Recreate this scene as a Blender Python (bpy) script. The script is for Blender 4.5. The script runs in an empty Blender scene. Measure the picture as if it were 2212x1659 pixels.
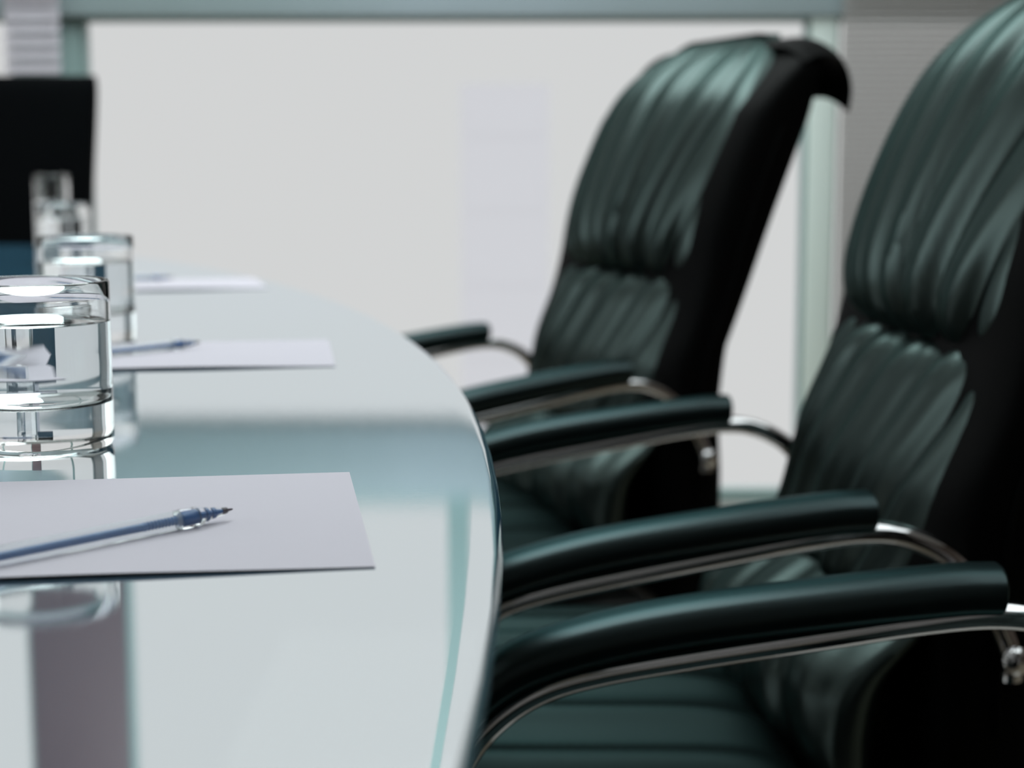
import bpy, bmesh, math, random
from math import pi, sin, cos, sqrt, radians
from mathutils import Vector, Matrix, noise
C = bpy.context.scene
COL = C.collection

# ------------------------------------------------------------------ camera, world, lights
cam_d = bpy.data.cameras.new('camera'); cam = bpy.data.objects.new('camera', cam_d); COL.objects.link(cam)
cam.location = (0, 0, .894); cam.rotation_euler = (radians(90 - 7.80), 0, 0)
cam_d.sensor_width = 36; cam_d.lens = 56.96; cam_d.clip_start = .02
cam_d.dof.use_dof = True; cam_d.dof.focus_distance = .78; cam_d.dof.aperture_fstop = 7.0
C.camera = cam
C.view_settings.view_transform = 'Standard'; C.view_settings.look = 'None'
C.view_settings.exposure = 0; C.view_settings.gamma = 1; C.view_settings.use_curve_mapping = False

w = bpy.data.worlds.new('world'); C.world = w; w.use_nodes = True
bg = w.node_tree.nodes['Background']; bg.inputs[0].default_value = (.985, 1.0, 1.0, 1); bg.inputs[1].default_value = .66
# overcast sky: brighter towards the zenith
N, L = w.node_tree.nodes, w.node_tree.links
tc = N.new('ShaderNodeTexCoord'); sx = N.new('ShaderNodeSeparateXYZ'); mr = N.new('ShaderNodeMapRange')
mr.inputs['From Min'].default_value = .36; mr.inputs['From Max'].default_value = .80; mr.inputs['To Min'].default_value = .66; mr.inputs['To Max'].default_value = 3.2
L.new(tc.outputs['Generated'], sx.inputs[0]); L.new(sx.outputs['Z'], mr.inputs['Value']); L.new(mr.outputs[0], bg.inputs[1])

def area(name, loc, rot, sx, sy, power, color):
    l = bpy.data.lights.new(name, 'AREA'); l.shape = 'RECTANGLE'; l.size = sx; l.size_y = sy
    l.energy = power; l.color = color
    o = bpy.data.objects.new(name, l); COL.objects.link(o); o.location = loc; o.rotation_euler = rot
    return o
# daylight through the windows of the left wall
area('daylight_side_window', (-3.93, .3, 1.58), (0, radians(-90), 0), 1.85, 4.4, 30, (.86, 1.0, .985))
# ceiling light panel over the chairs
area('ceiling_panel_light', (1.15, 1.5, 2.655), (0, 0, 0), 1.4, 3.0, 30, (.90, 1.0, .985))
# second panel, nearer the window
area('ceiling_panel_light', (-.45, 2.45, 2.655), (0, 0, 0), 1.1, 2.5, 56, (.90, 1.0, .985))

# ------------------------------------------------------------------ materials
def mat(name, col, rough=.5, metal=0, **k):
    m = bpy.data.materials.new(name); m.use_nodes = True
    b = m.node_tree.nodes['Principled BSDF']
    b.inputs['Base Color'].default_value = (*col, 1); b.inputs['Roughness'].default_value = rough
    b.inputs['Metallic'].default_value = metal
    for a, v in k.items(): b.inputs[a.replace('_', ' ')].default_value = v
    return m
def nodes(m): return m.node_tree.nodes, m.node_tree.links, m.node_tree.nodes['Principled BSDF']
def noise_bump(m, scale, strength, dist=.001, stretch=(1, 1, 1), detail=3):
    N, L, b = nodes(m)
    tc = N.new('ShaderNodeTexCoord'); mp = N.new('ShaderNodeMapping'); mp.inputs['Scale'].default_value = stretch
    n = N.new('ShaderNodeTexNoise'); n.inputs['Scale'].default_value = scale; n.inputs['Detail'].default_value = detail
    bp = N.new('ShaderNodeBump'); bp.inputs['Strength'].default_value = strength; bp.inputs['Distance'].default_value = dist
    L.new(tc.outputs['Object'], mp.inputs[0]); L.new(mp.outputs[0], n.inputs['Vector'])
    L.new(n.outputs[0], bp.inputs['Height']); L.new(bp.outputs[0], b.inputs['Normal'])
    return n
def noise_color(m, scale, c1, c2, stretch=(1, 1, 1), lo=.35, hi=.65):
    N, L, b = nodes(m)
    tc = N.new('ShaderNodeTexCoord'); mp = N.new('ShaderNodeMapping'); mp.inputs['Scale'].default_value = stretch
    n = N.new('ShaderNodeTexNoise'); n.inputs['Scale'].default_value = scale; n.inputs['Detail'].default_value = 4
    r = N.new('ShaderNodeValToRGB'); r.color_ramp.elements[0].position = lo; r.color_ramp.elements[1].position = hi
    r.color_ramp.elements[0].color = (*c1, 1); r.color_ramp.elements[1].color = (*c2, 1)
    L.new(tc.outputs['Object'], mp.inputs[0]); L.new(mp.outputs[0], n.inputs['Vector'])
    L.new(n.outputs[0], r.inputs[0]); L.new(r.outputs[0], b.inputs['Base Color'])

leather = mat('black_leather', (.058, .076, .074), .33, .93, Specular_IOR_Level=.5, Specular_Tint=(.36, .43, .42, 1))
noise_bump(leather, 420, .25, .0006)
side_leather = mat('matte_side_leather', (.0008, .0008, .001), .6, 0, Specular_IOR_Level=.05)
noise_bump(side_leather, 420, .25, .0006)
seat_leather = mat('seat_leather', (.015, .024, .024), .42, .92, Specular_IOR_Level=.5, Specular_Tint=(.16, .25, .25, 1))
noise_bump(seat_leather, 420, .25, .0006)
pad_leather = mat('armrest_leather', (.030, .040, .042), .32, .92, Specular_IOR_Level=.5, Specular_Tint=(.36, .50, .51, 1))
noise_bump(pad_leather, 900, .2, .0003)
chrome = mat('chrome', (.62, .60, .62), .09, 1)
castor_m = mat('castor_plastic', (.012, .012, .012), .5)
head_cloth = mat('black_fabric', (.0018, .0022, .0028), .85, 0, Specular_IOR_Level=.04)
noise_bump(head_cloth, 700, .3, .0005)

table_m = mat('brushed_lacquer_top', (.80, .89, .94), .028, .90)
noise_bump(table_m, 60, .012, .0003, (1.5, 40, 1), 5)
pedestal_m = mat('dark_pedestal', (.03, .03, .035), .4); noise_color(pedestal_m, 8, (.025, .025, .03), (.04, .04, .045))
paper_m = mat('paper', (.52, .485, .55), .75, 0, Specular_IOR_Level=.15); noise_bump(paper_m, 900, .08, .0002)
glass_m = mat('clear_glass', (1, 1, 1), 0, 0, Transmission_Weight=1, IOR=1.5)
water_m = mat('water', (.97, .99, 1), 0, 0, Transmission_Weight=1, IOR=1.333)
barrel_m = mat('pen_barrel_plastic', (.94, .97, .97), .12, 0, Transmission_Weight=.86, IOR=1.06)
clear_m = mat('pen_tip_plastic', (.96, .98, 1), .03, 0, Transmission_Weight=.95, IOR=1.3)
grip_m = mat('pen_grip', (.90, .92, .92), .2, 0, Transmission_Weight=.85, IOR=1.12)
ink_m = mat('blue_ink', (.015, .10, .30), .3)
inkdark_m = mat('dark_ink_tip', (.03, .012, .03), .35)
ptip_m = mat('pen_metal_tip', (.35, .33, .38), .25, 1)

wall_m = mat('wall_plaster', (.22, .20, .185), .85); noise_color(wall_m, 6, (.38, .36, .35), (.43, .41, .40))
brown_m = mat('wood_panel', (.10, .07, .055), .5); noise_color(brown_m, 3, (.08, .055, .042), (.13, .095, .075), (1, 1, 12))
ceil_m = mat('ceiling_paint', (.80, .80, .80), .9); noise_bump(ceil_m, 80, .1)
floor_m = mat('polished_floor', (.28, .24, .18), .10, 0, Specular_IOR_Level=.9, Coat_Weight=.3, Coat_IOR=2.2, Coat_Roughness=.03)
noise_color(floor_m, 2, (.26, .22, .165), (.31, .27, .20))
tan_m = mat('tan_carpet', (.31, .25, .17), .9, 0, Specular_IOR_Level=.1); noise_bump(tan_m, 300, .4)
frame_m = mat('window_frame_metal', (.24, .34, .34), .45); noise_bump(frame_m, 50, .05)
pale_m = mat('pale_frame_edge', (.85, .93, .91), .4); noise_bump(pale_m, 50, .05)
transom_m = mat('transom_metal', (.30, .37, .40), .5); noise_color(transom_m, 1.2, (.25, .31, .33), (.33, .39, .44), (1, 1, .2))
mauve_m = mat('mauve_post', (.12, .07, .078), .6); noise_bump(mauve_m, 60, .05)
blind_m = mat('grey_blind', (.28, .26, .255), .55); noise_bump(blind_m, 60, .05)
blindp_m = mat('pale_blind', (.52, .48, .54), .5); noise_bump(blindp_m, 60, .05)
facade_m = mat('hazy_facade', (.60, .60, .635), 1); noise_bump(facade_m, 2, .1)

for m_, w_ in ((pale_m, .35),):
    N, L, b = nodes(m_); tl = N.new('ShaderNodeBsdfTranslucent'); tl.inputs[0].default_value = (.88, .97, .94, 1); mx = N.new('ShaderNodeMixShader'); mx.inputs[0].default_value = w_
    L.new(b.outputs[0], mx.inputs[1]); L.new(tl.outputs[0], mx.inputs[2]); L.new(mx.outputs[0], N['Material Output'].inputs[0])
N, L, b = nodes(table_m); df = N.new('ShaderNodeBsdfDiffuse'); df.inputs[0].default_value = (.16, .45, .70, 1); mx = N.new('ShaderNodeMixShader'); mx.inputs[0].default_value = .065
L.new(b.outputs[0], mx.inputs[1]); L.new(df.outputs[0], mx.inputs[2]); L.new(mx.outputs[0], N['Material Output'].inputs[0])
b.inputs['Base Color'].default_value = (.91, .955, .96, 1); b.inputs['Metallic'].default_value = 1
pane_m = bpy.data.materials.new('window_pane'); pane_m.use_nodes = True
N, L = pane_m.node_tree.nodes, pane_m.node_tree.links
N.remove(N['Principled BSDF']); out = N['Material Output']
tr = N.new('ShaderNodeBsdfTransparent'); gl = N.new('ShaderNodeBsdfGlossy'); gl.inputs['Roughness'].default_value = 0
fr = N.new('ShaderNodeFresnel'); fr.inputs[0].default_value = 1.1; mx = N.new('ShaderNodeMixShader')
L.new(fr.outputs[0], mx.inputs[0]); L.new(tr.outputs[0], mx.inputs[1]); L.new(gl.outputs[0], mx.inputs[2]); L.new(mx.outputs[0], out.inputs[0])

# ------------------------------------------------------------------ helpers
def obj(name, bm, m, parent=None, smooth=True, kind=None):
    bmesh.ops.recalc_face_normals(bm, faces=bm.faces[:])
    me = bpy.data.meshes.new(name); bm.to_mesh(me); bm.free()
    if smooth:
        for p in me.polygons: p.use_smooth = True
        me.set_sharp_from_angle(angle=radians(40))
    me.materials.append(m)
    o = bpy.data.objects.new(name, me); COL.objects.link(o)
    if parent: o.parent = parent
    if kind: o['kind'] = kind
    return o
def thing(name, label, cat, loc=(0, 0, 0), rz=0, group=None):
    o = bpy.data.objects.new(name, None); COL.objects.link(o); o.empty_display_size = .1
    o.location = loc; o.rotation_euler = (0, 0, rz)
    return tag(o, label, cat, group)
def tag(o, label, cat, group=None):
    o['label'] = label; o['category'] = cat
    if group: o['group'] = group
    return o
def add_box(bm, x0, x1, y0, y1, z0, z1, bev=0):
    r = bmesh.ops.create_cube(bm, size=1); vs = r['verts']
    for v in vs: v.co = Vector(((x0 + x1) / 2 + v.co.x * (x1 - x0), (y0 + y1) / 2 + v.co.y * (y1 - y0), (z0 + z1) / 2 + v.co.z * (z1 - z0)))
    if bev:
        es = list({e for v in vs for e in v.link_edges})
        bmesh.ops.bevel(bm, geom=es, offset=bev, segments=3, affect='EDGES', profile=.5)
def box(name, b, m, parent=None, bev=0, kind=None):
    bm = bmesh.new(); add_box(bm, *b, bev=bev); return obj(name, bm, m, parent, smooth=bool(bev), kind=kind)
def catmull(P, n):
    P = [Vector(p) for p in P]; Q = [P[0] * 2 - P[1]] + P + [P[-1] * 2 - P[-2]]; R = []
    for i in range(1, len(Q) - 2):
        for k in range(n):
            t = k / n; a, b, c, d = Q[i - 1:i + 3]
            R.append(.5 * ((2 * b) + (c - a) * t + (2 * a - 5 * b + 4 * c - d) * t * t + (3 * b - a - 3 * c + d) * t ** 3))
    R.append(P[-1]); return R
def rings_to_mesh(bm, rings, cap=True, close=True):
    V = [[bm.verts.new(p) for p in r] for r in rings]; n = len(V[0])
    for i in range(len(V) - 1):
        for j in range(n if close else n - 1):
            k = (j + 1) % n
            bm.faces.new((V[i][j], V[i][k], V[i + 1][k], V[i + 1][j]))
    if cap: bm.faces.new(V[0]); bm.faces.new(V[-1])
    return V
def sweep(bm, pts, section, up=Vector((0, 1, 0)), n=8):
    """section(t, i) -> list of (a, b) with a along the binormal 'up', b along the in-plane normal"""
    R = catmull(pts, n); rings = []
    for i, p in enumerate(R):
        t = (R[min(i + 1, len(R) - 1)] - R[max(i - 1, 0)]).normalized()
        nn = t.cross(up).normalized(); uu = nn.cross(t).normalized()
        rings.append([p + uu * a + nn * b for a, b in section(i / (len(R) - 1))])
    rings_to_mesh(bm, rings)
def ell(a, b, n=16, p=1.0):
    out = []
    for k in range(n):
        c, s = cos(2 * pi * k / n), sin(2 * pi * k / n)
        out.append((a * math.copysign(abs(c) ** p, c), b * math.copysign(abs(s) ** p, s)))
    return out
def tube(bm, pts, r, r2=None, n=6, seg=14): sweep(bm, pts, lambda t: ell(r, r2 or r, seg), n=n)
def lathe(bm, prof, seg=64, M=None):
    rings = []
    for r, z in prof: rings.append([Vector((r * cos(2 * pi * k / seg), r * sin(2 * pi * k / seg), z)) for k in range(seg)])
    if M: rings = [[M @ v for v in r] for r in rings]
    rings_to_mesh(bm, rings)
def copy_tree(o, parent=None):
    c = o.copy(); COL.objects.link(c)
    if parent: c.parent = parent
    for ch in list(o.children): copy_tree(ch, c)
    return c

# ------------------------------------------------------------------ room shell
YW = 4.05
box('floor', (-4, 3.2, -3, 4.2, -.1, 0), floor_m, kind='structure')
box('ceiling', (-4, 3.2, -3, 4.2, 2.7, 2.8), ceil_m, kind='structure')
box('wall_right', (3.2, 3.3, -3, 4.2, -.1, 2.8), brown_m, kind='structure')
box('wall_back', (-4.1, 3.3, -3.1, -3, -.1, 2.8), wall_m, kind='structure')
bm = bmesh.new()                                     # left wall with a long window opening
add_box(bm, -4.1, -4, -3, 4.2, -.1, .6); add_box(bm, -4.1, -4, -3, 4.2, 2.55, 2.8)
add_box(bm, -4.1, -4, -3, -2, .6, 2.55); add_box(bm, -4.1, -4, 3.1, 4.2, .6, 2.55)
obj('wall_left', bm, wall_m, smooth=False, kind='structure')
bm = bmesh.new()                                     # window wall: head and kerb
add_box(bm, -4.1, 3.3, YW, YW + .14, 2.56, 2.8); add_box(bm, -4.1, 3.3, YW, YW + .14, -.1, .03)
add_box(bm, 3.05, 3.3, YW, YW + .14, .03, 2.56); add_box(bm, -4.1, -3.9, YW, YW + .14, .03, 2.56)
obj('wall_front', bm, wall_m, smooth=False, kind='structure')
def window(name, x0, x1, z0, z1, mull=()):
    e = bpy.data.objects.new(name, None); COL.objects.link(e); e['kind'] = 'structure'; e.location = (0, 0, 0)
    bm = bmesh.new(); f = .03
    add_box(bm, x0, x1, YW + .03, YW + .08, z0, z0 + f); add_box(bm, x0, x1, YW + .03, YW + .08, z1 - f * .3, z1)
    add_box(bm, x0, x0 + f * .3, YW + .03, YW + .08, z0, z1); add_box(bm, x1 - f * .3, x1, YW + .03, YW + .08, z0, z1)
    for m_ in mull: add_box(bm, m_ - .028, m_ + .028, YW + .02, YW + .09, z0, z1)
    obj('window_frame', bm, frame_m, e, smooth=False)
    box('window_pane', (x0 + .005, x1 - .005, YW + .052, YW + .056, z0 + .005, z1 - .005), pane_m, e)
    return e
ZT0, ZT1 = 1.247, 1.424
XL, XR = -1.065, .735
window('window_1', XL, XR, .03, ZT0)
window('window_2', -1.0, 1.75, ZT1, 2.56, mull=(-.137,))
window('window_3', -3.9, -1.228, .03, ZT0)
window('window_4', -3.9, -1.25, ZT1, 2.56, mull=(-2.4,))
window('window_5', .80, 3.05, .03, ZT0)
window('window_6', 1.80, 3.05, ZT1, 2.56)
box('trim_1', (-3.9, 3.05, YW - .02, YW + .12, ZT0, ZT1), transom_m, kind='structure', bev=.004)      # transom rail
box('trim_2', (-1.228, XL, YW + .02, YW + .12, .03, ZT0), frame_m, kind='structure', bev=.003)         # left post, lower
box('trim_3', (-1.25, -1.0, YW + .02, YW + .12, ZT1, 2.56), mauve_m, kind='structure', bev=.003)
box('trim_4', (XR, .80, YW + .0, YW + .12, .03, ZT0), pale_m, kind='structure', bev=.004)             # pale right post
box('trim_5', (1.75, 1.80, YW + .0, YW + .12, ZT1, 2.56), frame_m, kind='structure', bev=.004)
box('trim_6', (-3.95, 3.1, 3.12, YW, 0, .012), tan_m, kind='structure')                               # tan carpet border along the window

# left-wall window frame and pane
e = bpy.data.objects.new('window_7', None); COL.objects.link(e); e['kind'] = 'structure'
bm = bmesh.new()
for y in (-2, -.75, .5, 1.75, 3.06): add_box(bm, -4.07, -4.02, y, y + .04, .6, 2.55)
add_box(bm, -4.07, -4.02, -2, 3.1, .6, .64); add_box(bm, -4.07, -4.02, -2, 3.1, 2.51, 2.55)
obj('window_frame', bm, frame_m, e, smooth=False)
box('window_pane', (-4.05, -4.046, -1.99, 3.09, .61, 2.54), pane_m, e)
# ceiling panel housing
t = thing('ceiling_light', 'long flat ceiling light panel over the middle of the table', 'light', (-.45, 2.45, 2.7), 0, 'ceiling light panels')
box('light_housing', (-.58, .58, -1.28, 1.28, -.035, 0), frame_m, t, bev=.004)
t = thing('ceiling_light', 'large flat ceiling light panel above the chair row', 'light', (1.15, 1.5, 2.7), 0, 'ceiling light panels')
box('light_housing', (-.75, .75, -1.55, 1.55, -.035, 0), frame_m, t, bev=.004)

# blinds: slats are surface pattern of one blind
def blind(name, x0, x1, y, z0, z1, pitch, depth, m, label, ang=35):
    t = thing(name, label, 'blind', ((x0 + x1) / 2, y, z1))
    hw = (x1 - x0) / 2; bm = bmesh.new(); z = -.04
    a = radians(ang)
    while z > z0 - z1:
        dy, dz = depth / 2 * cos(a), depth / 2 * sin(a)
        pts = []
        for k in range(5):
            s = k / 4 * 2 - 1; pts.append((s * dy, z + s * dz + .0016 * (1 - s * s)))
        ring = pts + [(p[0], p[1] - .0008) for p in reversed(pts)]
        rings_to_mesh(bm, [[Vector((-hw, p[0], p[1])) for p in ring], [Vector((hw, p[0], p[1])) for p in ring]])
        z -= pitch
    obj('slats', bm, m, t)
    box('headrail', (-hw, hw, -depth / 2, depth / 2, -.03, 0), m, t, bev=.002)
    box('bottom_rail', (-hw, hw, -depth / 3, depth / 3, z0 - z1 - .012, z0 - z1), m, t, bev=.002)
    for s in (-.7, .7):
        bm = bmesh.new(); tube(bm, [(s * hw, -depth * .55, -.02), (s * hw, -depth * .55, (z0 - z1) / 2), (s * hw, -depth * .55, z0 - z1)], .0008, n=2, seg=6)
        obj('ladder_cord', bm, m, t)
blind('venetian_blind', .80, 3.0, YW - .05, .04, 2.5, 0.0155, .0165, blind_m, 'tall grey fine-slatted blind covering the window right of the pale post', 50)
blind('venetian_blind', -1.228, -1.095, YW - .05, .04, 1.32, .0315, .030, blindp_m, 'narrow lilac-grey slatted blind hanging over the left window post', 62)

# hazy buildings outside
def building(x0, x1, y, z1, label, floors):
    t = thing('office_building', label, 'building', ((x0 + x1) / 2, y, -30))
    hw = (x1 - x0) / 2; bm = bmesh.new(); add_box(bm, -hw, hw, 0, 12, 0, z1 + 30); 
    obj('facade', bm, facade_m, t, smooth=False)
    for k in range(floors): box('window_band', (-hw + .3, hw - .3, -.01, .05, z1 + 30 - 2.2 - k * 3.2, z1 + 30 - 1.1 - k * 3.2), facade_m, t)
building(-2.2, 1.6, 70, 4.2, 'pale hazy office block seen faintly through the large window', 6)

# ------------------------------------------------------------------ table
TZ = .74
def table_outline(inset=0.0):
    R = 3.72; bx = -.0035; ax = -.955; y0 = .63; pts = []
    H = 2.34
    right = []
    for k in range(61):
        s = -1 + 2 * k / 60; yy = s * H
        x = bx - (R - sqrt(R * R - yy * yy)) - inset
        right.append((x, yy))
    P = []
    for x, yy in right: P.append((x, y0 + yy * (1 - inset / H)))
    # rounded ends
    xe = P[-1][0]; hw = xe - ax; ye = P[-1][1]
    for k in range(1, 16):
        a = k / 16 * pi
        P.append((ax + hw * cos(a), ye + .10 * sin(a) ** .8))
    for x, yy in reversed(right): P.append((2 * ax - x, y0 + yy * (1 - inset / H)))
    ys = P[0][1]
    for k in range(1, 16):
        a = pi + k / 16 * pi
        P.append((ax + hw * cos(a), ys - .10 * abs(sin(a)) ** .8))
    return P
def slab(bm, levels):
    rings = []
    for inset, z in levels + [(.014, TZ), (.05, TZ)]: rings.append([Vector((x + .955, y - .63, z)) for x, y in table_outline(inset)])
    rings_to_mesh(bm, rings)
tb = thing('conference_table', 'long boat-shaped conference table with glossy pale blue-white top', 'table', (-.955, .63, 0))
bm = bmesh.new(); TH = .030
lv = [(.016, TZ - TH), (.010, TZ - TH + .004), (.005, TZ - .015), (.0012, TZ - .0075)]
lv2 = []
for k in range(10):
    a = pi / 2 * k / 9
    lv2.append((.006 - .006 * cos(a), TZ - .005 + .005 * sin(a)))
slab(bm, [(.03, TZ - TH)] + lv + lv2)
obj('tabletop', bm, table_m, tb)
for sy in (-1.2, 1.2):
    pb = bmesh.new(); add_box(pb, -.16, .16, sy - .30, sy + .30, .04, TZ - TH, bev=.02)
    pd = obj('pedestal', pb, pedestal_m, tb)
    pb = bmesh.new(); add_box(pb, -.26, .26, sy - .4, sy + .4, 0, .04, bev=.01); obj('foot_plate', pb, chrome, pd)

# ------------------------------------------------------------------ office chairs
def F(z):      # depth of the front surface of the back at height z
    K = [(.38, .040), (.42, .048), (.46, .050), (.50, .038), (.545, -.008), (.58, -.030), (.64, -.045), (.70, -.070), (.75, -.084), (.82, -.096), (.90, -.124), (.98, -.164), (1.04, -.205), (1.10, -.25)]
    if z <= K[0][0]: return K[0][1]
    for i in range(len(K) - 1):
        if z <= K[i + 1][0]:
            p0 = K[max(i - 1, 0)]; p1, p2 = K[i], K[i + 1]; p3 = K[min(i + 2, len(K) - 1)]
            t = (z - p1[0]) / (p2[0] - p1[0]); h = p2[0] - p1[0]
            m1 = (p2[1] - p0[1]) / (p2[0] - p0[0]) * h; m2 = (p3[1] - p1[1]) / (p3[0] - p1[0]) * h
            return (2 * t ** 3 - 3 * t * t + 1) * p1[1] + (t ** 3 - 2 * t * t + t) * m1 + (-2 * t ** 3 + 3 * t * t) * p2[1] + (t ** 3 - t * t) * m2
    return K[-1][1]
def rear(z):
    K = [(.30, -.156), (.50, -.156), (.58, -.150), (.66, -.158), (.785, -.208), (.951, -.275), (1.06, -.300)]
    for (a, b), (c, d) in zip(K, K[1:]):
        if z <= c: return b + (d - b) * (z - a) / (c - a)
    return K[-1][1]
ZTOP = 1.052
def halfw(z, base=.232, rc=.10, zt=ZTOP):
    if z > zt - rc:
        u = min(1, (z - (zt - rc)) / rc); return base - rc * .85 + rc * .85 * sqrt(max(0, 1 - u * u))
    return base
def fold(p, z, seed, slant):
    q = p * 1.0 + slant * (z - .65)
    v = 0
    wob = noise.noise(Vector((q * 2.2, z * 2.2, seed)))
    v += 1 - (.5 + .5 * cos(q * 2 * pi * 2.9 + wob * 2.0)) ** 1.7
    v += .30 * (.5 + .5 * cos(q * 2 * pi * 6.1 + 1.7 + wob * 3 + seed))
    return v / 1.30
def cushion(name, z0, z1, m, parent, thick, puff, amp, seed, slant, base=.226, top_round=False, fan=0.0, rows=60, cols=150, front=0.0, endp=5):
    bm = bmesh.new(); rings = []
    for i in range(rows + 1):
        s = 1 - cos(pi * i / rows); s /= 2
        z = z0 + (z1 - z0) * s
        e = max(0.0, 1 - abs(2 * s - 1) ** endp) ** (1 / 2.0)
        e = max(e, .02)
        wv = halfw(z, base, .14, zt=z1) if top_round else base
        wv *= .955 + .045 * e
        ring = []
        NF = 110; loop = [.55 * (1 - 2 * k / NF) + .45 * cos(pi * k / NF) for k in range(NF + 1)]
        for k in range(NF + 25):
            if k <= NF: q_, sd = loop[k], 1
            else: q_, sd = -cos(pi * (k - NF) / 25), -1
            lat = wv * q_; d = sd * max(0, 1 - abs(q_) ** 3.2) ** .42
            p = lat / max(wv, .001)
            fz = F(z) + front
            if sd > 0:
                env = min(1, (1 - abs(p)) * 5) * (.35 + .65 * e)
                sp = p / (1 + fan * (s - .5))
                f = fz - thick / 2 + (thick / 2 + puff * (1 - p * p)) * d * e
                if top_round: f -= .036 * (1 - sqrt(max(0, 1 - max(0, (z - z1 + .10) / .101) ** 2)))
                f -= amp * env * (1 - fold(sp, z, seed, slant)) * d
                # gathers tighten next to the seams
                f -= amp * .18 * env * (.5 + .5 * cos(p * 2 * pi * 11 + seed)) * max(0, 1 - min(s, 1 - s) * 7) * d
            else:
                f = fz - thick / 2 + thick / 2 * d * e
            ring.append(Vector((f, lat, z)))
        rings.append(ring)
    rings_to_mesh(bm, rings)
    return obj(name, bm, m, parent)

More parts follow.
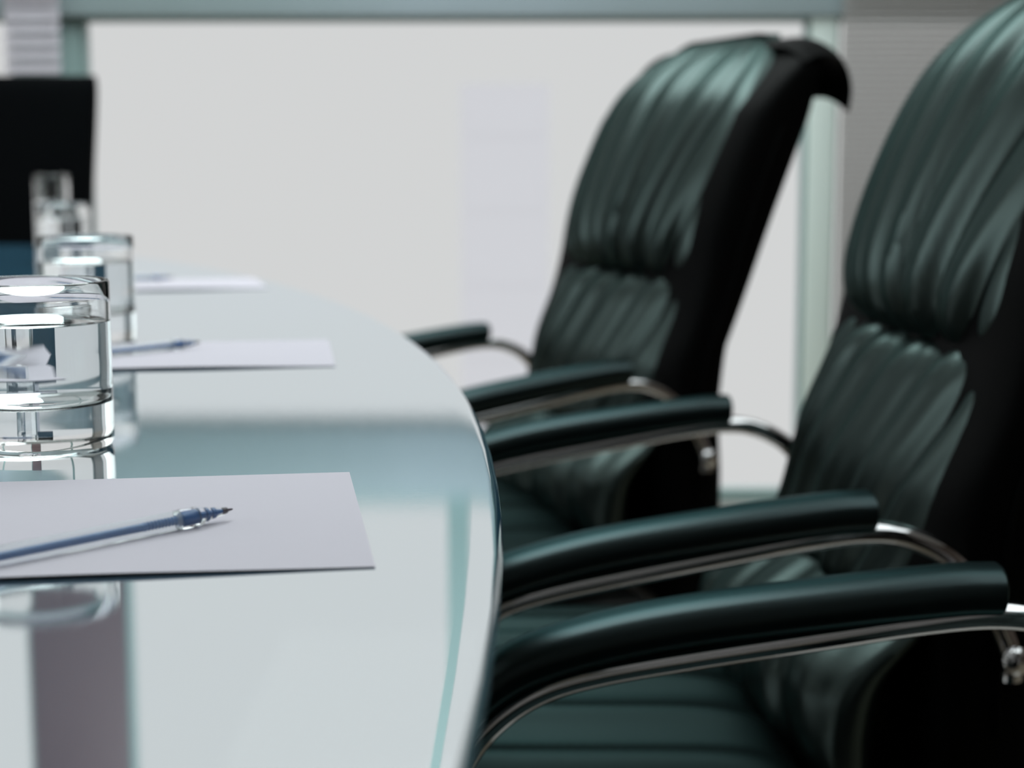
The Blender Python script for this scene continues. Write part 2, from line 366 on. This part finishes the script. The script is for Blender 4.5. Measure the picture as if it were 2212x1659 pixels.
def make_chair(name, label, group):
    t = thing(name, label, 'chair', group=group)
    # back cushions
    cushion('headrest_cushion', .742, ZTOP + .014, leather, t, .070, .028, .0215, 1.3, 0, base=.214, top_round=True, fan=.6, rows=90, endp=6)
    cushion('lumbar_cushion', .535, .752, leather, t, .070, .018, .0165, 5.1, -1.8, base=.214, rows=60)
    cushion('lower_back_roll', .385, .560, leather, t, .085, .016, .010, 8.7, 1.8, base=.232, rows=50, endp=2.6)
    # shell with the dark sides
    bm = bmesh.new(); rings = []
    n = 70
    for i in range(n + 1):
        s = (1 - cos(pi * i / n)) / 2
        z = .31 + (ZTOP - .004 - .31) * s
        e = max(.02, max(0, 1 - abs(2 * s - 1) ** 12) ** .5)
        wv = halfw(z, .244, .05, zt=ZTOP)
        fr0 = F(max(z, .58)) - .014 - .03 * max(0, z - .96) / .09; re0 = rear(z)
        ring = []
        for k in range(64):
            a = 2 * pi * k / 64; c, sn = cos(a), sin(a)
            lat = wv * math.copysign(abs(c) ** .30, c); d = math.copysign(abs(sn) ** .5, sn)
            ring.append(Vector(((fr0 + re0) / 2 + (fr0 - re0) / 2 * d * e, lat, z)))
        rings.append(ring)
    rings_to_mesh(bm, rings); obj('back_shell', bm, side_leather, t)
    # rolled top that hooks over the back
    bm = bmesh.new(); rings = []
    prof = catmull([(-.243, 0, 1.041), (-.264, 0, 1.049), (-.286, 0, 1.048), (-.304, 0, 1.035), (-.312, 0, 1.008), (-.309, 0, .978)], 5)
    for i in range(41):
        u = -1 + 2 * i / 40
        lat = .246 * u; drop = .022 * max(0, (abs(u) - .7) / .3) ** 2; sc = sqrt(max(.02, 1 - abs(u) ** 16))
        outer, inner = [], []
        for q, p in enumerate(prof):
            tg = (prof[min(q + 1, len(prof) - 1)] - prof[max(q - 1, 0)]).normalized(); nn = Vector((tg.z, 0, -tg.x))
            h = .0055 * sc * sqrt(max(.05, 1 - abs(2 * q / (len(prof) - 1) - 1) ** 6))
            outer.append(p - nn * h + Vector((0, lat, -drop))); inner.append(p + nn * h + Vector((0, lat, -drop)))
        rings.append(outer + inner[::-1])
    rings_to_mesh(bm, rings); obj('top_roll', bm, side_leather, t)
    for sgn in (1, -1):
        bm = bmesh.new()
        tube(bm, [((F(max(z, .58)) + rear(z)) / 2 - .01, sgn * (halfw(z, .2445, .05)), z) for z in (.46, .55, .64, .72, .80, .88, .94)], .0032, n=5, seg=8)
        obj('side_piping', bm, side_leather, t)
    # seat
    bm = bmesh.new(); rings = []
    NF = 110
    for i in range(71):
        s = i / 70; f = .03 + .39 * s
        e = max(.03, max(0, 1 - abs(2 * s - 1) ** 6) ** .5)
        ring = []
        for k in range(NF + 25):
            if k <= NF: q_, d = .55 * (1 - 2 * k / NF) + .45 * cos(pi * k / NF), 1
            else: q_, d = -cos(pi * (k - NF) / 25), -1
            lat = .238 * (.96 + .04 * e) * q_; d *= max(0, 1 - abs(q_) ** 3.6) ** .45; p = q_
            z = .400 + (.058 * d * e if d > 0 else .075 * d * e)
            if d > 0:
                env = min(1, (1 - abs(p)) * 5) * e
                z += .012 * (1 - p * p) * d * e - .012 * env * (1 - fold(p * 1.3, .65 + .10 * s, 3.3, 1)) * d
            z -= .03 * max(0, s - .75) ** 2 * 16
            ring.append(Vector((f, lat, z)))
        rings.append(ring)
    rings_to_mesh(bm, rings); obj('seat', bm, seat_leather, t)
    box('seat_pan', (-.05, .39, -.222, .222, .268, .338), castor_m, t, bev=.006)
    # armrests
    pad_pts = [(-.000, .0135), (.010, .0135), (.036, .0150), (.105, .0235), (.189, .0360), (.244, .0480), (.286, .0620), (.310, .0770), (.330, .0980), (.341, .1180)]
    tub = [(-.108, .145), (-.107, .125), (-.0926, .094), (-.062, .054), (-.027, .0345), (.006, .0300), (.050, .0345), (.105, .0440), (.189, .0590), (.244, .0700), (.278, .0810), (.305, .0985), (.326, .123), (.340, .156), (.343, .19), (.330, .225), (.29, .245)]
    for sgn in (1, -1):
        arm = None
        bm = bmesh.new()
        def sec(tt):
            r = min(1.0, sqrt(max(0.0, 1 - max(0, 1 - tt / .085) ** 2)) + .08); r = min(r, sqrt(max(0.02, 1 - max(0, (tt - .93) / .07) ** 2)))
            th = .0145 * (1 - .25 * max(0, tt - .7) / .3)
            return ell(.0235 * r, th * r, 28, .8)
        sweep(bm, [Vector((f, 0, .652 - d)) for f, d in pad_pts], sec, up=Vector((0, 1, 0)), n=10)
        for v in bm.verts: v.co.y += sgn * .25
        obj('armrest_pad', bm, pad_leather, t)
        bm = bmesh.new()
        sweep(bm, [Vector((f, sgn * .25, .652 - d)) for f, d in tub], lambda tt: ell(.0120, .0088, 18, .9), n=8)
        fr_ = obj('arm_tube', bm, chrome, t)
        for bx_, bz in ((-.108, .652 - .128), (.30, .652 - .243)):
            bm = bmesh.new(); M = Matrix.Translation((bx_, sgn * .25, bz)) @ Matrix.Rotation(-sgn * pi / 2, 4, 'X')
            lathe(bm, [(.0005, -.022), (.007, -.022), (.007, .010), (.0115, .011), (.0115, .014), (.009, .0175), (.004, .0195), (.0005, .020)], 20, M)
            obj('bolt', bm, chrome, fr_)
    # swivel base
    bm = bmesh.new(); lathe(bm, [(.026, .09), (.026, .22), (.018, .222), (.018, .275), (.001, .276)], 24, Matrix.Translation((.17, 0, 0)))
    obj('gas_column', bm, chrome, t)
    for k in range(5):
        a = 2 * pi * k / 5 + .3; bm = bmesh.new()
        c_, s_ = cos(a), sin(a)
        sweep(bm, [Vector((.17 + r * c_, r * s_, z)) for r, z in ((.015, .115), (.10, .108), (.20, .092), (.285, .078))], lambda tt: ell(.013, .022 - .008 * tt, 14, .7), up=Vector((-s_, c_, 0)), n=5)
        lg = obj('leg', bm, chrome, t)
        bm = bmesh.new(); M = Matrix.Translation((.17 + .275 * c_, .275 * s_, .029)) @ Matrix.Rotation(a, 4, 'Z') @ Matrix.Rotation(pi / 2, 4, 'Y') @ Matrix.Rotation(pi / 2, 4, 'X')
        lathe(bm, [(.001, -.022), (.022, -.022), (.028, -.018), (.028, .018), (.022, .022), (.001, .022)], 24, M)
        tube(bm, [(.17 + .275 * c_, .275 * s_, .03), (.17 + .275 * c_, .275 * s_, .055), (.17 + .275 * c_, .275 * s_, .080)], .006, n=2, seg=8)
        obj('castor', bm, castor_m, lg)
    return t
G = 'black leather chairs along the right side of the table'
chair = make_chair('office_chair', 'black leather office chair nearest the camera, only its long armrest in view', G)
def place(o, c, th, label=None):
    o.location = (c[0], c[1], 0); o.rotation_euler = (0, 0, pi + radians(th))
    if label: o['label'] = label
spots = [((.285, .705), -3, None),
         ((.2485, 1.425), 4.5, 'large black leather office chair in the middle of the row, its top cut off'),
         ((.053, 2.215), 21, 'farthest black leather office chair of the right-hand row, whole back in view')]
for i, (c, th, lb) in enumerate(spots):
    o = chair if i == 0 else copy_tree(chair)
    place(o, c, th, lb)

# chair at the head of the table, seen square on
hc = thing('high_back_chair', 'square-topped black chair at the far left end of the table, against the window', 'chair', (-1.12, 3.38, 0), 0)
bm = bmesh.new(); rings = []
for i in range(41):
    s = (1 - cos(pi * i / 40)) / 2; z = .42 + .655 * s; e = max(.05, max(0, 1 - abs(2 * s - 1) ** 24) ** .5)
    ring = []
    for k in range(56):
        a = 2 * pi * k / 56; c_, s_ = cos(a), sin(a)
        wv = .238 * (1 - .02 * (1 - e)) - .006 * cos((z - .75) * 9)
        ring.append(Vector((wv * math.copysign(abs(c_) ** .22, c_), .03 + .10 * (z - .42) + .035 * e * math.copysign(abs(s_) ** .5, s_), z)))
    rings.append(ring)
rings_to_mesh(bm, rings); obj('backrest', bm, head_cloth, hc)
bm = bmesh.new(); add_box(bm, -.24, .24, -.42, .03, .40, .48, bev=.03); obj('seat', bm, head_cloth, hc)
for sgn in (1, -1):
    bm = bmesh.new(); tube(bm, [(sgn * .255, .05, .46), (sgn * .262, .04, .56), (sgn * .262, 0, .625), (sgn * .262, -.15, .635), (sgn * .262, -.22, .60), (sgn * .255, -.23, .5), (sgn * .245, -.20, .44)], .010, n=6); obj('arm_frame', bm, castor_m, hc)
bm = bmesh.new(); lathe(bm, [(.025, .09), (.025, .25), (.018, .25), (.018, .40), (.001, .401)], 20, Matrix.Translation((0, -.18, 0))); obj('gas_column', bm, chrome, hc)
for k in range(5):
    a = 2 * pi * k / 5 + pi / 2; c_, s_ = cos(a), sin(a); bm = bmesh.new()
    sweep(bm, [Vector((r * c_, -.18 + r * s_, z)) for r, z in ((.015, .115), (.12, .10), (.28, .07))], lambda tt: ell(.013, .018, 12, .7), up=Vector((-s_, c_, 0)), n=4)
    lg = obj('leg', bm, chrome, hc)
    bm = bmesh.new(); M = Matrix.Translation((.27 * c_, -.18 + .27 * s_, .028)) @ Matrix.Rotation(a, 4, 'Z') @ Matrix.Rotation(pi / 2, 4, 'Y') @ Matrix.Rotation(pi / 2, 4, 'X')
    lathe(bm, [(.001, -.02), (.027, -.02), (.027, .02), (.001, .02)], 20, M); add_box(bm, .27 * c_ - .006, .27 * c_ + .006, -.186 + .27 * s_, -.174 + .27 * s_, .03, .072); obj('castor', bm, castor_m, lg)

# ------------------------------------------------------------------ glasses
def tumbler(x, y, label, R=.0405, H=.0905, level=.068, base=.0235, wall=.0022, group='water glasses standing on the table', name='water_glass'):
    t = thing(name, label, 'glass', (x, y, TZ + .0003), 0, group)
    ri = R - wall; bm = bmesh.new()
    prof = [(.0005, .0012), (R * .55, .0010), (R * .86, .0003), (R - .0035, 0), (R - .0012, .0008), (R - .0002, .003), (R, .006)]
    prof += [(R, H * k / 8) for k in range(1, 8)] + [(R, H - .0012), (R - .0004, H - .0003), (R - wall / 2, H), (ri + .0004, H - .0003), (ri, H - .0012)]
    prof += [(ri, base + .010 + (H - base - .014) * (1 - k / 6)) for k in range(1, 6)]
    prof += [(ri, base + .005), (ri - .0012, base + .0022), (ri - .004, base + .0008), (ri * .7, base), (.0005, base - .0002)]
    lathe(bm, prof, 96); obj('glass_body', bm, glass_m, t)
    bm = bmesh.new(); rw = ri + .00015; b2 = base - .00015
    lathe(bm, [(.0005, b2), (ri * .7, b2), (ri - .0036, b2 + .0007), (rw - .0012, b2 + .0022), (rw, b2 + .005), (rw, level * .7), (rw, level + .0006), (ri - .0012, level), (ri * .6, level - .0002), (.0005, level - .0002)], 96)
    obj('water', bm, water_m, t)
    return t
tumbler(-.2590, .8745, 'nearest short water glass behind the front paper, sharp, cut by the left edge')
tumbler(-.3690, 1.405, 'blurred water glass just behind and right of the nearest one')
tumbler(-.6890, 2.50, 'small far water glass below the head chair, in front of the tall glass')
tumbler(-.8230, 2.915, 'tall far glass standing before the square-topped black chair', R=.031, H=.132, level=.085, base=.012, name='tall_glass')

# ------------------------------------------------------------------ papers
def paper(p_far, ang, wdt, dep, label, lift=.0009):
    """p_far: far right corner; ang: direction of the far edge (degrees), paper extends to the left"""
    o_ = bmesh.new(); nx, ny = 40, 24; a = radians(ang); V = []
    for side in (0, 1):
        g = []
        for i in range(nx + 1):
            for j in range(ny + 1):
                u, v = i / nx, j / ny
                z = .0006 + lift * (v ** 3) * sin(pi * min(1, u * 1.15 + .02)) ** 2 + .0008 * u * v
                g.append(o_.verts.new((-u * wdt, -v * dep, z + (0 if side else -.00025))))
        V.append(g)
    idx = lambda i, j: i * (ny + 1) + j
    for s in (0, 1):
        for i in range(nx):
            for j in range(ny): o_.faces.new([V[s][k] for k in (idx(i, j), idx(i + 1, j), idx(i + 1, j + 1), idx(i, j + 1))])
    bd = [idx(i, 0) for i in range(nx)] + [idx(nx, j) for j in range(ny)] + [idx(i, ny) for i in range(nx, 0, -1)] + [idx(0, j) for j in range(ny, 0, -1)]
    for k in range(len(bd)):
        a0, a1 = bd[k], bd[(k + 1) % len(bd)]; o_.faces.new((V[0][a0], V[0][a1], V[1][a1], V[1][a0]))
    ob = obj('paper_sheet', o_, paper_m); ob.location = (*p_far, TZ); ob.rotation_euler = (0, 0, a)
    return tag(ob, label, 'paper', 'blank papers laid out on the table')
paper((-.0812, .796), 8.6, .27, .193, 'front blank white sheet lying under the clear blue pen')
paper((-.160, 1.405), 8.0, .27, .185, 'second blank sheet, beyond the nearest glass, under a blurred pen', .001)
paper((-.345, 2.17), 14, .27, .185, 'farthest blank sheet, small and very blurred, under the far pen', .001)

# ------------------------------------------------------------------ pens
def make_pen(label):
    t = thing('ballpoint_pen', label, 'pen', group='clear pens lying on the papers')
    # axis along +X, tip at origin, barrel radius 4.2 mm
    RX = Matrix.Rotation(-pi / 2, 4, 'Y')       # lathe z -> -x
    Rb = .0042
    def L(name, prof, m, par, seg=40):
        bm = bmesh.new(); lathe(bm, prof, seg, RX); return obj(name, bm, m, par)
    L('barrel', [(.0001, .0300), (.0020, .0300), (Rb - .0004, .0300), (Rb, .0306), (Rb, .05), (Rb, .08), (Rb, .142), (Rb - .0004, .1428), (.0001, .143)], barrel_m, t)
    g = [(.0018, .0205), (.0041, .0205), (Rb + .0001, .0210), (Rb + .0001, .0290), (Rb - .0001, .0299), (.0018, .0299)]
    L('grip_ring', g, clear_m, t)
    L('tip_cone', [(.0010, .0040), (.0013, .0040), (.0021, .0085), (.0030, .0150), (.0033, .0155), (.0034, .0172), (.0039, .0180), (.0041, .0204), (.0010, .0204)], clear_m, t)
    rib = []
    r = L('ink_refill', [(.0001, .0306)] + [(.0013 + .0005 * (k % 2), .0307 + .00085 * k) for k in range(20)] + [(.0016, .0485), (.0016, .138), (.0001, .138)], ink_m, t)
    L('ink_core', [(.0001, .0062), (.0005, .0062), (.0009, .0100), (.0016, .0104), (.0016, .0125), (.0009, .0128), (.0009, .0142), (.0021, .0144), (.0021, .0160), (.0010, .0163), (.0010, .0185), (.0022, .0210), (.0024, .0285), (.0012, .0290), (.0001, .0290)], ink_m, t)
    L('metal_nib', [(.0001, .0006), (.0004, .0010), (.0007, .0038), (.0010, .0042), (.0010, .0066), (.0001, .0068)], inkdark_m, t)
    return t
pen = make_pen('clear pen with blue refill lying on the front sheet')
def lay(o, tip, ang, z, tilt=0.0):
    o.location = (tip[0], tip[1], z); o.rotation_euler = (0, radians(tilt), radians(ang))
lay(pen, (-.1205, .688), 49.0, TZ + .0052)
p2 = copy_tree(pen); p2['label'] = 'blurred pen lying on the second sheet beyond the nearest glass'; lay(p2, (-.2594, 1.345), 50, TZ + .0052)
p3 = copy_tree(pen); p3['label'] = 'farthest pen, very blurred, lying on the farthest sheet'; lay(p3, (-.44, 2.11), 25, TZ + .0054)
